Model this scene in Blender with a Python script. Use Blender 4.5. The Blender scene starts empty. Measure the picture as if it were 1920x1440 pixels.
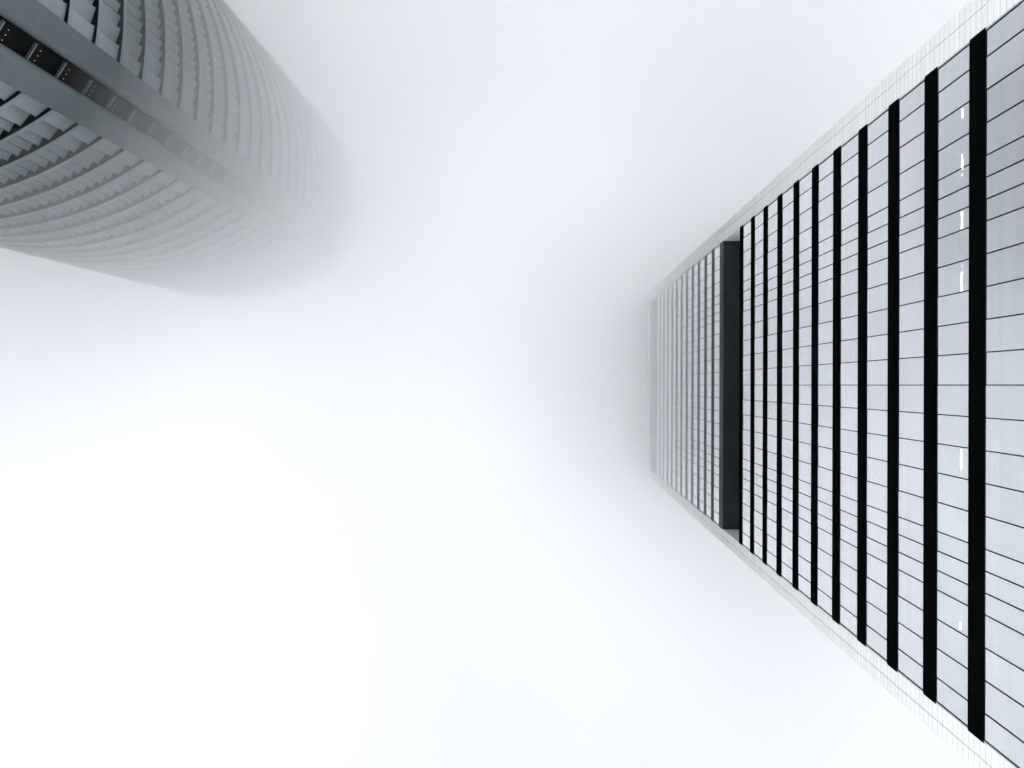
import bpy, math, random
from mathutils import Vector, Matrix
random.seed(7)
S = bpy.context.scene
COL = S.collection
R_ = math.radians

# ------------------------------------------------------------------ camera
# world: +X = right in the photograph, +Y = down in the photograph, +Z = up
PXF = 1280.0                     # focal length in photo pixels (1920 wide)
ZX, ZY = 1024.0, 722.0           # where the zenith falls in the photograph
EYE = 1.6
_a, _b = (ZX - 960) / PXF, (ZY - 720) / PXF
CF = Vector((-_a, -_b, 1)).normalized()
CR = Vector((1, 0, _a)).normalized()
CD = CF.cross(CR).normalized()
cam_data = bpy.data.cameras.new("camera")
cam_data.sensor_width = 36
cam_data.lens = 36 * PXF / 1920
cam_data.clip_start = 0.05
cam_data.clip_end = 5000
cam = bpy.data.objects.new("camera", cam_data)
COL.objects.link(cam)
M = Matrix.Identity(4)
for i in range(3):
    M[i][0] = CR[i]; M[i][1] = -CD[i]; M[i][2] = -CF[i]
M[0][3], M[1][3], M[2][3] = 0, 0, EYE
cam.matrix_world = M
S.camera = cam

# ------------------------------------------------------------------ sky, sun, exposure
SUN_EL, SUN_AZ = R_(38), math.atan2(0.36, -0.93)      # towards the lower left of the photograph
W = bpy.data.worlds.new("World"); S.world = W
W.use_nodes = True
nt = W.node_tree; nt.nodes.clear()
sky = nt.nodes.new("ShaderNodeTexSky"); sky.sky_type = 'NISHITA'
sky.sun_disc = False
sky.sun_elevation = SUN_EL
sky.sun_rotation = math.pi / 2 - SUN_AZ
sky.air_density = 1.0; sky.dust_density = 1.0; sky.ozone_density = 1.0
hsv = nt.nodes.new("ShaderNodeHueSaturation"); hsv.inputs['Saturation'].default_value = 0.06
bg = nt.nodes.new("ShaderNodeBackground"); bg.inputs['Strength'].default_value = 0.15
out = nt.nodes.new("ShaderNodeOutputWorld")
nt.links.new(sky.outputs[0], hsv.inputs['Color'])
nt.links.new(hsv.outputs[0], bg.inputs['Color'])
nt.links.new(bg.outputs[0], out.inputs['Surface'])

sd = bpy.data.lights.new("sun", 'SUN'); sd.energy = 0.5; sd.angle = R_(25); sd.color = (1, .994, .984)
sun = bpy.data.objects.new("sun", sd); COL.objects.link(sun)
sdir = Vector((math.cos(SUN_EL) * math.cos(SUN_AZ), math.cos(SUN_EL) * math.sin(SUN_AZ), math.sin(SUN_EL)))
sun.rotation_euler = sdir.to_track_quat('Z', 'Y').to_euler()
sun.location = (-60, 70, 170)

S.view_settings.view_transform = 'Standard'
S.view_settings.look = 'None'
S.view_settings.gamma = 1
S.view_settings.exposure = 2.93
S.cycles.max_bounces = 14
S.cycles.volume_bounces = 8
S.cycles.diffuse_bounces = 4
S.cycles.glossy_bounces = 4
S.cycles.transparent_max_bounces = 12
S.cycles.volume_step_rate = 0.3
S.cycles.volume_max_steps = 256
S.cycles.use_denoising = True

# ------------------------------------------------------------------ helpers
class MB:
    """collects faces into one mesh"""
    def __init__(s): s.v = []; s.f = []; s.sm = []; s.t = []
    def face(s, pts, smooth=False, tone=0.5):
        n = len(s.v); s.v += [tuple(p) for p in pts]
        s.f.append(tuple(range(n, n + len(pts)))); s.sm.append(smooth); s.t.append(tone)
    def grid(s, rows, smooth=True, tone=0.5):
        """rows of points sharing vertices, so the surface shades smoothly"""
        n = len(s.v); w = len(rows[0])
        for r in rows: s.v += [tuple(p) for p in r]
        for i in range(len(rows) - 1):
            for j in range(w - 1):
                s.f.append((n + i*w + j, n + i*w + j + 1, n + (i+1)*w + j + 1, n + (i+1)*w + j))
                s.sm.append(smooth); s.t.append(tone)
    def box(s, x0, x1, y0, y1, z0, z1, tone=0.5):
        p = [(x, y, z) for z in (z0, z1) for y in (y0, y1) for x in (x0, x1)]
        n = len(s.v); s.v += p
        for q in ((0,2,3,1),(4,5,7,6),(0,1,5,4),(2,6,7,3),(0,4,6,2),(1,3,7,5)):
            s.f.append(tuple(n + k for k in q)); s.sm.append(False); s.t.append(tone)
    def prism(s, poly, z0, z1, tone=0.5, smooth=False):
        n = len(s.v); k = len(poly)
        s.v += [(x, y, z0) for x, y in poly] + [(x, y, z1) for x, y in poly]
        for i in range(k):
            j = (i + 1) % k
            s.f.append((n+i, n+j, n+k+j, n+k+i)); s.sm.append(smooth); s.t.append(tone)
        s.f.append(tuple(n+i for i in reversed(range(k)))); s.sm.append(False); s.t.append(tone)
        s.f.append(tuple(n+k+i for i in range(k))); s.sm.append(False); s.t.append(tone)
    def build(s, name, mat, parent=None, flip=True):
        me = bpy.data.meshes.new(name)
        me.from_pydata(s.v, [], s.f)
        me.polygons.foreach_set("use_smooth", s.sm)
        a = me.attributes.new("tone", 'FLOAT', 'FACE'); a.data.foreach_set("value", s.t)
        me.materials.append(mat); me.update()
        o = bpy.data.objects.new(name, me); COL.objects.link(o)
        if parent: o.parent = parent
        return o

def empty(name, loc, label, cat):
    o = bpy.data.objects.new(name, None); COL.objects.link(o)
    o.location = loc; o.empty_display_size = 2
    o['label'] = label; o['category'] = cat
    return o

def mat(name, col, rough=.6, spec=.3, metal=0., noise=0., nscale=1., tone=0., stretch=(1,1,1), bump=0.):
    m = bpy.data.materials.new(name); m.use_nodes = True
    t = m.node_tree; n = t.nodes; l = t.links
    b = n["Principled BSDF"]
    b.inputs['Roughness'].default_value = rough
    b.inputs['Specular IOR Level'].default_value = spec
    b.inputs['Metallic'].default_value = metal
    b.inputs['Base Color'].default_value = (*col, 1)
    if noise or tone:
        tc = n.new("ShaderNodeTexCoord"); mp = n.new("ShaderNodeMapping")
        mp.inputs['Scale'].default_value = stretch
        l.new(tc.outputs['Object'], mp.inputs['Vector'])
        nz = n.new("ShaderNodeTexNoise"); nz.inputs['Scale'].default_value = nscale
        nz.inputs['Detail'].default_value = 5
        l.new(mp.outputs[0], nz.inputs['Vector'])
        mr = n.new("ShaderNodeMapRange")
        mr.inputs['From Min'].default_value = .3; mr.inputs['From Max'].default_value = .7
        mr.inputs['To Min'].default_value = 1 - noise; mr.inputs['To Max'].default_value = 1 + noise
        l.new(nz.outputs['Fac'], mr.inputs['Value'])
        at = n.new("ShaderNodeAttribute"); at.attribute_name = "tone"
        m2 = n.new("ShaderNodeMapRange")
        m2.inputs['To Min'].default_value = 1 - tone; m2.inputs['To Max'].default_value = 1 + tone
        l.new(at.outputs['Fac'], m2.inputs['Value'])
        mu = n.new("ShaderNodeMath"); mu.operation = 'MULTIPLY'
        l.new(mr.outputs[0], mu.inputs[0]); l.new(m2.outputs[0], mu.inputs[1])
        vm = n.new("ShaderNodeVectorMath"); vm.operation = 'SCALE'
        vm.inputs[0].default_value = col
        l.new(mu.outputs[0], vm.inputs['Scale'])
        l.new(vm.outputs[0], b.inputs['Base Color'])
        if bump:
            bp = n.new("ShaderNodeBump"); bp.inputs['Strength'].default_value = bump
            bp.inputs['Distance'].default_value = .02
            l.new(nz.outputs['Fac'], bp.inputs['Height']); l.new(bp.outputs[0], b.inputs['Normal'])
    return m

M_GROUND = mat("paving", (.28, .28, .28), .8, noise=.25, nscale=.4)
M_BLACK = mat("black_spandrel", (.0008, .0011, .0014), .9, spec=0.0)
M_PAINT = mat("white_paint", (.84, .85, .86), .5, spec=.3)
M_FASCIA = mat("plant_fascia", (.02, .03, .034), .6, spec=.1)
M_MULL = mat("dark_mullion", (.004, .006, .008), .6, spec=.05)
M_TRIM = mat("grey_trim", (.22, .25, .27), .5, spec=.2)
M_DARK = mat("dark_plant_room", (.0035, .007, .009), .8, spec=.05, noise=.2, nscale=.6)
M_CORE = mat("dark_interior", (.002, .003, .003), .9, spec=0)
M_CLAD = mat("cladding_panel", (.20, .24, .262), .5, spec=.25, noise=.05, nscale=.8, tone=.06)
M_PIER = mat("corner_pier", (.085, .107, .119), .5, spec=.25, noise=.08, nscale=.5, stretch=(1, 1, .35))
M_LEDGE = mat("storey_ledge", (.165, .20, .22), .5, spec=.25, noise=.05, nscale=.6)
M_STEP_SHADE = mat("step_shade", (.05, .06, .065), .8, spec=.05)  # dark colour painted in for the shade on the steps between panels
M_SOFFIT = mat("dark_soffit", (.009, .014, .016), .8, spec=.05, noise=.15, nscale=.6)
M_SLOT = mat("slot_glass", (.001, .0016, .002), .35, spec=.04)
M_BAR = mat("slot_bar", (.28, .31, .33), .5, spec=.2)

def white_tiles():
    m = bpy.data.materials.new("white_tile"); m.use_nodes = True
    t = m.node_tree; n = t.nodes; l = t.links; b = n["Principled BSDF"]
    b.inputs['Roughness'].default_value = .15
    b.inputs['Specular IOR Level'].default_value = .7
    tc = n.new("ShaderNodeTexCoord"); sx = n.new("ShaderNodeSeparateXYZ")
    l.new(tc.outputs['Object'], sx.inputs[0])
    dv = n.new("ShaderNodeMath"); dv.operation = 'DIVIDE'; dv.inputs[1].default_value = 0.427
    l.new(sx.outputs['Z'], dv.inputs[0])
    fr = n.new("ShaderNodeMath"); fr.operation = 'FRACT'; l.new(dv.outputs[0], fr.inputs[0])
    lt = n.new("ShaderNodeMath"); lt.operation = 'LESS_THAN'; lt.inputs[1].default_value = 0.05
    l.new(fr.outputs[0], lt.inputs[0])
    fl = n.new("ShaderNodeMath"); fl.operation = 'FLOOR'; l.new(dv.outputs[0], fl.inputs[0])
    wn = n.new("ShaderNodeTexWhiteNoise"); wn.noise_dimensions = '1D'
    l.new(fl.outputs[0], wn.inputs['W'])
    mr = n.new("ShaderNodeMapRange")
    mr.inputs['To Min'].default_value = .55; mr.inputs['To Max'].default_value = .60
    l.new(wn.outputs['Value'], mr.inputs['Value'])
    cb = n.new("ShaderNodeCombineColor")
    for k, q in enumerate((.975, .99, 1.0)):
        sc_ = n.new("ShaderNodeMath"); sc_.operation = 'MULTIPLY'; sc_.inputs[1].default_value = q
        l.new(mr.outputs[0], sc_.inputs[0]); l.new(sc_.outputs[0], cb.inputs[k])
    mx = n.new("ShaderNodeMix"); mx.data_type = 'RGBA'
    l.new(lt.outputs[0], mx.inputs['Factor'])
    l.new(cb.outputs[0], mx.inputs['A']); mx.inputs['B'].default_value = (.2, .21, .22, 1)
    l.new(mx.outputs['Result'], b.inputs['Base Color'])
    return m
M_WHITE = white_tiles()

def coated_glass():
    m = bpy.data.materials.new("coated_glass"); m.use_nodes = True
    t = m.node_tree; n = t.nodes; l = t.links; n.clear()
    o = n.new("ShaderNodeOutputMaterial")
    gl = n.new("ShaderNodeBsdfGlossy"); gl.inputs['Roughness'].default_value = .06
    tr = n.new("ShaderNodeBsdfTransparent"); tr.inputs['Color'].default_value = (.75, .82, .84, 1)
    mix = n.new("ShaderNodeMixShader"); mix.inputs[0].default_value = .93
    tc = n.new("ShaderNodeTexCoord"); mp = n.new("ShaderNodeMapping")
    mp.inputs['Scale'].default_value = (.2, .03, 1.7)
    l.new(tc.outputs['Object'], mp.inputs['Vector'])
    nz = n.new("ShaderNodeTexNoise"); nz.inputs['Scale'].default_value = 1.5; nz.inputs['Detail'].default_value = 3
    l.new(mp.outputs[0], nz.inputs['Vector'])
    ramp = n.new("ShaderNodeMix"); ramp.data_type = 'RGBA'
    ramp.inputs['A'].default_value = (.53, .59, .63, 1); ramp.inputs['B'].default_value = (.62, .63, .70, 1)
    r1 = n.new("ShaderNodeMapRange"); r1.inputs['From Min'].default_value = .35; r1.inputs['From Max'].default_value = .65
    l.new(nz.outputs['Fac'], r1.inputs['Value']); l.new(r1.outputs[0], ramp.inputs['Factor'])
    at = n.new("ShaderNodeAttribute"); at.attribute_name = "tone"
    m2 = n.new("ShaderNodeMapRange"); m2.inputs['To Min'].default_value = .90; m2.inputs['To Max'].default_value = 1.04
    l.new(at.outputs['Fac'], m2.inputs['Value'])
    sc = n.new("ShaderNodeVectorMath"); sc.operation = 'SCALE'
    l.new(ramp.outputs['Result'], sc.inputs[0]); l.new(m2.outputs[0], sc.inputs['Scale'])
    # coating reflects more at grazing angles
    lw = n.new("ShaderNodeLayerWeight"); lw.inputs['Blend'].default_value = .5
    pw = n.new("ShaderNodeMath"); pw.operation = 'POWER'; pw.inputs[1].default_value = 1.1
    l.new(lw.outputs['Facing'], pw.inputs[0])
    wm = n.new("ShaderNodeMix"); wm.data_type = 'RGBA'
    l.new(pw.outputs[0], wm.inputs['Factor']); l.new(sc.outputs[0], wm.inputs['A'])
    wm.inputs['B'].default_value = (1, 1, 1, 1)
    l.new(wm.outputs['Result'], gl.inputs['Color'])
    l.new(tr.outputs[0], mix.inputs[1]); l.new(gl.outputs[0], mix.inputs[2])
    l.new(mix.outputs[0], o.inputs['Surface'])
    return m
M_GLASS = coated_glass()

def lamp_mat(name, col, e):
    m = bpy.data.materials.new(name); m.use_nodes = True
    b = m.node_tree.nodes["Principled BSDF"]
    b.inputs['Base Color'].default_value = (*col, 1)
    b.inputs['Emission Color'].default_value = (*col, 1)
    b.inputs['Emission Strength'].default_value = e
    return m
M_TUBE = lamp_mat("lit_tube", (1, .98, .94), 6)
M_DIM = lamp_mat("dim_tube", (1, .98, .94), 1.2)
M_SPOT = lamp_mat("small_lamp", (.9, .75, .78), .12)

# faint joints between the cast lengths of the corner piers
_t = M_PIER.node_tree; _b = _t.nodes["Principled BSDF"]; _src = _b.inputs['Base Color'].links[0].from_socket
_tc = _t.nodes.new("ShaderNodeTexCoord"); _sx = _t.nodes.new("ShaderNodeSeparateXYZ"); _t.links.new(_tc.outputs['Object'], _sx.inputs[0])
_m = None
for op, v in (('DIVIDE', 2.0), ('FRACT', 0), ('LESS_THAN', .02)):
    q = _t.nodes.new("ShaderNodeMath"); q.operation = op; q.inputs[1].default_value = v
    _t.links.new(_sx.outputs['Z'] if _m is None else _m, q.inputs[0]); _m = q.outputs[0]
_mx = _t.nodes.new("ShaderNodeMix"); _mx.data_type = 'RGBA'
_t.links.new(_m, _mx.inputs['Factor']); _t.links.new(_src, _mx.inputs['A']); _mx.inputs['B'].default_value = (.12, .15, .16, 1)
_t.links.new(_mx.outputs['Result'], _b.inputs['Base Color'])

def ray(px, py):
    return CF + CR * ((px - 960) / PXF) + CD * ((py - 720) / PXF)

# ------------------------------------------------------------------ ground
TOP = 165.0
g = MB(); g.face([(-225, -150, 0), (150, -150, 0), (150, 165, 0), (-225, 165, 0)])
go = g.build("ground", M_GROUND); go['kind'] = 'structure'

# ------------------------------------------------------------------ right-hand tower: flat, banded, mirror glass
D = 20.05                               # metres from the camera to the facade plane
def zz(val):                            # height of the storey line seen at 1000/(x-1024) = val
    q = ray(ZX + 1000 / max(val, .06), ZY)
    return EYE + D * q.z / q.x
HG = .814 * D                           # half-width of the glazed field
HM, HO = .870 * D, .909                 # white corner: joint, outer edge (slope)
A = empty("office_tower", (D, 0, 0), "flat fronted tower with black floor bands, mirror glass strips and white tiled corners", "tower")
A.rotation_euler = (0, 0, .0035)
# local frame: x = depth behind the facade plane, y = along the facade, z = up
wide, nar = .0748 * D, .0498 * D
ys = [0]
for w_ in [wide]*5 + [nar]*3 + [wide]*3: ys.append(ys[-1] + w_)
ys.append(HG - .11)
YS = [-y for y in reversed(ys[1:])] + ys

bands = []                              # (z bottom, z top)
for k in range(-7, 11):
    t_ = 1.261 + .1497 * k
    bands.append((zz(t_ - .046), zz(t_)))
blocks = [bands]
b2 = []
for j in range(13):
    t_ = 3.077 + .1481 * j
    b2.append((zz(t_ - (.069 if j == 0 else .047)), zz(t_)))
blocks.append(b2)
b3 = []
for j in range(12):
    t_ = 5.168 + .1481 * j
    if zz(t_) > TOP - .5: break
    b3.append((zz(t_ - (.069 if j == 0 else .047)), zz(t_)))
blocks.append(b3)

DEEP = 5.0
def spandrel(z0, z1, mt=None):
    m = MB(); e = HG + .07; c = .008; p = -.018
    poly = [(DEEP, -HG + .3), (.02, -HG + .3), (.02, -e), (p + c, -e), (p, -e + c), (p, e - c), (p + c, e), (.02, e), (.02, HG - .3), (DEEP, HG - .3)]
    m.prism(poly, z0, z1)
    return m.build("spandrel", mt or M_BLACK, A)
def frame(m, z0, z1):
    """one connected grille: sill and head rails joined by the mullions"""
    yl = []
    for y in YS: yl += [y - .026, y + .026]
    zl = [z0 + .001, z0 + .03, z1 - .03, z1 - .001]
    ny = len(yl); b = len(m.v)
    for x in (-.015, .02):
        for z in zl:
            for y in yl: m.v.append((x, y, z))
    def vid(l, r, c): return b + (l * 4 + r) * ny + c
    def quad(*q): m.f.append(q); m.sm.append(False); m.t.append(.5)
    for r in range(3):
        for c in range(ny - 1):
            if r == 1 and c % 2 == 1:          # an opening: its four reveals
                quad(vid(0,1,c), vid(1,1,c), vid(1,2,c), vid(0,2,c))
                quad(vid(0,1,c+1), vid(0,2,c+1), vid(1,2,c+1), vid(1,1,c+1))
                quad(vid(0,1,c), vid(0,1,c+1), vid(1,1,c+1), vid(1,1,c))
                quad(vid(0,2,c), vid(1,2,c), vid(1,2,c+1), vid(0,2,c+1))
            else:
                quad(vid(0,r,c), vid(0,r+1,c), vid(0,r+1,c+1), vid(0,r,c+1))
rest = MB()
pane_floors = 0
for bi, bl in enumerate(blocks):
    for i, (z0, z1) in enumerate(bl):
        spandrel(z0, z1, M_FASCIA if i == 0 and bi > 0 else None)
        if i == 0 and bi > 0: continue
        lo = bl[i-1][1] if i > 0 else 0.0
        # glazing between the band below and this one
        m = MB()
        frame(m, lo, z0)
        rw = m.build("ribbon_window", M_MULL, A)
        near = bi == 0 and 7 <= i <= 10
        for q in range(len(YS) - 1):
            t_ = random.random()
            gl = MB() if near else rest
            wob = random.uniform(-.006, .006)
            gl.face([(.01, YS[q], lo), (.01 + wob, YS[q], z0), (.01 + wob, YS[q+1], z0), (.01, YS[q+1], lo)], tone=t_)
            if near: gl.build("pane", M_GLASS, rw)
po = rest.build("pane", M_GLASS, A); po['kind'] = 'stuff'
po['label'] = "grid of the smaller mirror glass panes higher up the tower"

# grey shadow trim beside the glass, per glazed block
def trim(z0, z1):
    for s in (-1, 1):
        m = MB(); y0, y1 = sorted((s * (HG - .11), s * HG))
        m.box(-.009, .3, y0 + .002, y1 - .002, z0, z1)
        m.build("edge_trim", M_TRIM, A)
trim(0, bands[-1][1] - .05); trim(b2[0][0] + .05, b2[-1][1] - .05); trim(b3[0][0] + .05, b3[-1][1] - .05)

# white tiled corners (two tile columns: flat, then canted) and the side walls behind
for s in (-1, 1):
    cant = 0.0
    yo = HO * (D + cant) if s < 0 else .893 * (D + cant)
    ym = HM if s < 0 else .857 * D
    m = MB()
    pts = [(5.0, HG), (0, HG), (0, ym - .02), (.05, ym - .02), (.05, ym + .02), (0, ym + .02), (0, yo), (34, yo)]
    pts = [(x, s * y) for x, y in pts]
    if s > 0: pts = pts[::-1]
    m.grid([[(x, y, 0) for x, y in pts], [(x, y, TOP) for x, y in pts]], smooth=False)
    m.build("corner_cladding", M_WHITE, A)

# plant storeys: deep recesses with dark soffit
def plant(zb, zt):
    m = MB()
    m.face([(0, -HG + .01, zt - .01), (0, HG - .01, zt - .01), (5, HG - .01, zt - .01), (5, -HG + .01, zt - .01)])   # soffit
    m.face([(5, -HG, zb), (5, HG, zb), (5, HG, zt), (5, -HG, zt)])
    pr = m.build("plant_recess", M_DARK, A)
    m = MB(); m.face([(0, -HG, zb + .01), (5, -HG, zb + .01), (5, HG, zb + .01), (0, HG, zb + .01)])
    m.build("plant_floor", M_PAINT, pr)
    for s in (-1, 1):
        m = MB(); y = s * (HG - .004)
        m.face([(.001, y, zb), (5, y, zb), (5, y, zt), (.001, y, zt)]); m.build("plant_side_wall", M_PAINT, pr)
plant(bands[-1][1], b2[0][0]); plant(b2[-1][1], b3[0][0])

# inner core and roof
m = MB(); m.box(5.05, 33.9, -.85 * D, .85 * D, 0, TOP - .2); m.build("core", M_CORE, A)
m = MB()
m.prism([(.35, -.89 * D), (33.9, -.89 * D), (33.9, .89 * D), (.35, .89 * D)], TOP - .4, TOP); m.build("roof", M_TRIM, A)

# lit ceiling tubes seen through the storey next to the camera
zc = bands[8][0] - .03                   # underside of the band above that storey
for y0, y1 in ((205, 221), (290, 318), (325, 330), (397, 430), (439, 441), (495, 498), (510, 547), (842, 880), (889, 891), (1094, 1098), (1119, 1122), (1166, 1180)):
    ra, rb = ray(1802, y0), ray(1801, y1)
    pa = ra * ((zc - EYE) / ra.z); pb = rb * ((zc - EYE) / rb.z)
    m = MB(); xx = pa.x - D
    m.box(xx - .032, xx + .032, pa.y, pb.y, zc - .05, zc)
    m.build("light_tube", M_TUBE if y1 - y0 > 8 else M_DIM, A)

# ------------------------------------------------------------------ left-hand tower: curved, stepped cladding, slotted corner
AX = R_(33.15)
U = Vector((math.cos(AX), math.sin(AX))); V = Vector((-math.sin(AX), math.cos(AX)))
def pl(a, p):                            # a metres away along the axis, p metres across it
    q = U * -a + V * p
    return (q.x, q.y)
BX = empty("curved_tower", (-70, -47, 0), "grey tower with curved sides of stepped panels and a dark slot down its rounded corner", "tower")
OX, OY = -70.0, -47.0
def build(mb, name, m, parent=BX):
    mb.v = [(x - OX, y - OY, z) for x, y, z in mb.v]
    return mb.build(name, m, parent)

FA = 57.25                               # distance of the corner front along the axis
ARC = [dict(c=(-75.5, -67.0), R=46.5, t0=57.0, t1=116.0, s=1),
       dict(c=(-83.0, -40.3), R=37.8, t0=8.8, t1=-53.0, s=-1)]
def ap(arc, th, r): return (arc['c'][0] + r * math.cos(R_(th)), arc['c'][1] + r * math.sin(R_(th)))

def facets(arc):
    """plan of the stepped cladding: list of (start, end, coved, outer corner angles)"""
    res = []; Rf = arc['R'] - (.33 if arc['s'] > 0 else .32)
    per = 180 / math.pi / arc['R']
    th = arc['t0']; i = 0
    while abs(th - arc['t0']) < abs(arc['t1'] - arc['t0']):
        c = 1.9 if i < 2 else 1.28
        th2 = th + arc['s'] * c * per
        mid = (th + th2) / 2
        if arc['s'] > 0:
            psi = mid - 5 if i == 0 else (mid - 20 if i == 1 else 31.5 + .42 * (mid - 62))
        else:
            psi = mid + 5 if i == 0 else (mid + 16 if i == 1 else 24 + .45 * mid)
        be = R_(abs(mid - psi))
        E = Vector(ap(arc, th2, Rf - (.16 if i < 2 else 0)))
        t = Vector((-math.sin(R_(psi)), math.cos(R_(psi)))) * arc['s']
        Sx = E - t * (c * math.cos(be))
        n = Vector((math.cos(R_(psi)), math.sin(R_(psi))))
        res.append((Sx, E, i < 2, n, th, th2))
        th = th2; i += 1
    return res
FAC = [facets(a) for a in ARC]

FL = 4.0; Z0 = 4.56; RB = .45
floors = [Z0 + FL * k for k in range(0, 40) if Z0 + FL * k + FL <= TOP]
for z in floors:
    # ledge: curved slab edge with a flat soffit under it
    lm = MB(); so = MB()
    for arc in ARC:
        n = 46
        th = [arc['t0'] + (arc['t1'] - arc['t0']) * i / n for i in range(n + 1)]
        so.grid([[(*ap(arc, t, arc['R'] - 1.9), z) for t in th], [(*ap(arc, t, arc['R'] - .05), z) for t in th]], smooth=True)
        prof = [(-.05, 0), (0, 0), (0, RB), (-.03, RB + .02), (-1.9, RB + .02)]
        for a_, b_ in zip(prof[:-1], prof[1:]):
            lm.grid([[(*ap(arc, t, arc['R'] + a_[0]), z + a_[1]) for t in th],
                     [(*ap(arc, t, arc['R'] + b_[0]), z + b_[1]) for t in th]], smooth=True)
    ledge = build(lm, "storey_ledge", M_LEDGE)
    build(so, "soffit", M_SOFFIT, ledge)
    for arc, fac in zip(ARC, FAC):
        cm = MB(); zb, zt = z + RB + .02, z + FL
        prev = None; shade_idx = []
        for (a, b, cove, n, th, th2) in fac:
            tone = random.random()
            if prev is not None:         # the step between two panels
                cm.face([(*prev, zb), (*a, zb), (*a, zt), (*prev, zt)], tone=tone)
            if not cove:
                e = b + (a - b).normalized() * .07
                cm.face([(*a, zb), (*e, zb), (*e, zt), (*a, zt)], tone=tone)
                shade_idx.append(len(cm.f))  # outer edge strip: shade of the step painted onto the panel
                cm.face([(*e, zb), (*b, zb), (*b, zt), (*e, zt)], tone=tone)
            else:                        # panel whose head curves out to meet the soffit
                cr = .34; rows = [[(*a, zb), (*b, zb)]]
                for q in range(7):
                    w = R_(90 * q / 6)
                    o = cr * (1 - math.cos(w)); h = zt - cr + cr * math.sin(w) - .004
                    rows.append([(a.x + n.x*o*.6, a.y + n.y*o*.6, h), (b.x + n.x*o*.5, b.y + n.y*o*.5, h)])
                cm.grid(rows, smooth=True, tone=tone)
            prev = b
        co = build(cm, "stepped_cladding", M_CLAD, ledge)
        co.data.materials.append(M_STEP_SHADE)
        for q in shade_idx: co.data.polygons[q].material_index = 1

# the two corner piers, rounded into the slot
for s in (-1, 1):
    prof = [(FA + 2.6, s * 3.95), (FA + .02, s * 3.95), (FA, s * 3.93)]
    for q in range(9):
        w = R_(90 * q / 8)
        prof.append((FA + .95 - .95 * math.cos(w), s * (2.0 - .95 * math.sin(w))))
    prof += [(FA + 2.6, s * 1.05)]
    m = MB()
    m.grid([[(*pl(*q), 0) for q in prof[:2]], [(*pl(*q), TOP) for q in prof[:2]]], smooth=False)
    m.grid([[(*pl(*q), 0) for q in prof[2:]], [(*pl(*q), TOP) for q in prof[2:]]], smooth=True)
    m.face([(*pl(*prof[1]), 0), (*pl(*prof[2]), 0), (*pl(*prof[2]), TOP), (*pl(*prof[1]), TOP)])
    build(m, "corner_pier", M_PIER)
# dark glazing in the slot, with a bar and three little lamps at each storey
m = MB(); m.face([(*pl(FA + 2.2, -1.1), 0), (*pl(FA + 2.2, 1.1), 0), (*pl(FA + 2.2, 1.1), TOP), (*pl(FA + 2.2, -1.1), TOP)])
slot = build(m, "slot_glazing", M_SLOT)
for k, z in enumerate(floors):
    m = MB(); q = [pl(FA + 1.85, -.8), pl(FA + 1.85, 1.0), pl(FA + 2.18, 1.0), pl(FA + 2.18, -.8)]
    m.prism(q, z + .5, z + .62)
    build(m, "glazing_bar", M_BAR, slot)
    if 11 <= k <= 21:
        for j, p in enumerate((-.35, .2, .75)):
            m = MB(); r = .05
            c = Vector(pl(FA + 2.12, p)); zc_ = z + 1.55
            ring = [pl(FA + 2.12, p + r * math.cos(2*math.pi*i/8)) for i in range(8)]
            m.face([(ring[i][0], ring[i][1], zc_ + r * math.sin(2*math.pi*i/8)) for i in range(8)])
            build(m, "small_lamp", M_SPOT, slot)
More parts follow.
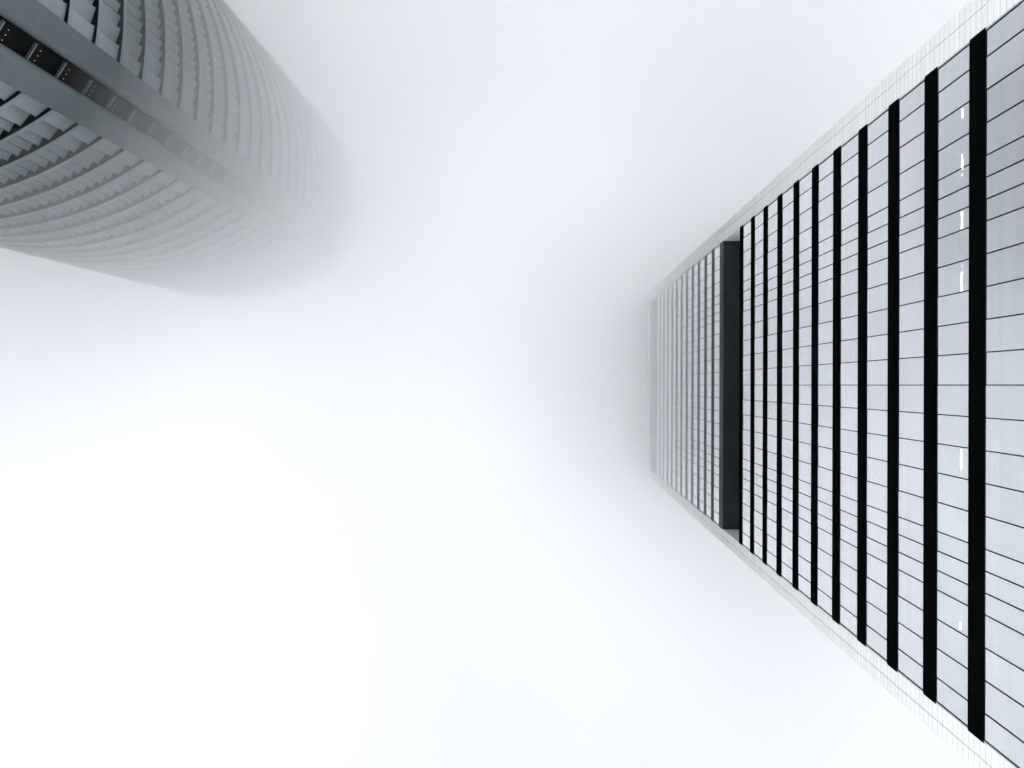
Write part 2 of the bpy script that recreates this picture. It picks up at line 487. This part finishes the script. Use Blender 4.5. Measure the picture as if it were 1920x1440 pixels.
# solid body behind the cladding
poly = [ap(ARC[0], 57 + 59 * i / 20, ARC[0]['R'] - 1.85) for i in range(21)]
poly += [(-112, -44), (-100, -92)]
poly += [ap(ARC[1], -53 + 61.8 * i / 20, ARC[1]['R'] - 1.85) for i in range(21)]
poly += [pl(FA + 2.5, -3.9), pl(FA + 2.5, 3.9)]
m = MB(); m.prism(poly, 0, TOP - .1); build(m, "tower_body", M_SLOT)
poly2 = [(x, y) for x, y in poly]
m = MB(); m.prism(poly2, TOP - .1 + .002, TOP + .6); build(m, "roof", M_LEDGE)

# ------------------------------------------------------------------ haze: one closed box of fog round everything, thickening with height
hm = bpy.data.materials.new("haze"); hm.use_nodes = True
t = hm.node_tree; t.nodes.clear()
ho = t.nodes.new("ShaderNodeOutputMaterial"); pv = t.nodes.new("ShaderNodeVolumePrincipled")
pv.inputs['Color'].default_value = (.982, .991, 1, 1)
pv.inputs['Anisotropy'].default_value = 0.1
ge = t.nodes.new("ShaderNodeNewGeometry"); sp = t.nodes.new("ShaderNodeSeparateXYZ")
t.links.new(ge.outputs['Position'], sp.inputs[0])
def hmath(op, a, b=0.0, c=None):
    n = t.nodes.new("ShaderNodeMath"); n.operation = op
    for k, q in enumerate((a, b) if c is None else (a, b, c)):
        if isinstance(q, (int, float)): n.inputs[k].default_value = q
        else: t.links.new(q, n.inputs[k])
    return n.outputs[0]
def hramp(v, a, b, lo, hi):
    n = t.nodes.new("ShaderNodeMapRange")
    for k, q in (('From Min', a), ('From Max', b), ('To Min', lo), ('To Max', hi)): n.inputs[k].default_value = q
    t.links.new(v, n.inputs['Value'])
    return n.outputs[0]
base = hmath('MULTIPLY_ADD', sp.outputs['X'], .12, 74.0)          # the cloud base hangs a little lower on the left
hgt = hmath('SUBTRACT', sp.outputs['Z'], base)
dens = hmath('ADD', hramp(hgt, 0, 6, .00004, .034), hramp(hgt, 18, 50, 0, .022))
fnz = t.nodes.new("ShaderNodeTexNoise"); fnz.inputs['Scale'].default_value = .022; fnz.inputs['Detail'].default_value = 0
t.links.new(ge.outputs['Position'], fnz.inputs['Vector'])
dens = hmath('MULTIPLY', dens, hramp(fnz.outputs['Fac'], 0.3, 0.7, 0.85, 1.15))
dens = hmath('MULTIPLY', dens, hramp(sp.outputs['X'], -50, 15, .78, 1.02))
t.links.new(dens, pv.inputs['Density'])
t.links.new(pv.outputs[0], ho.inputs['Volume'])
m = MB(); m.box(-230, 155, -155, 170, -1, TOP + 3)
hz = m.build("haze", hm); hz['kind'] = 'stuff'
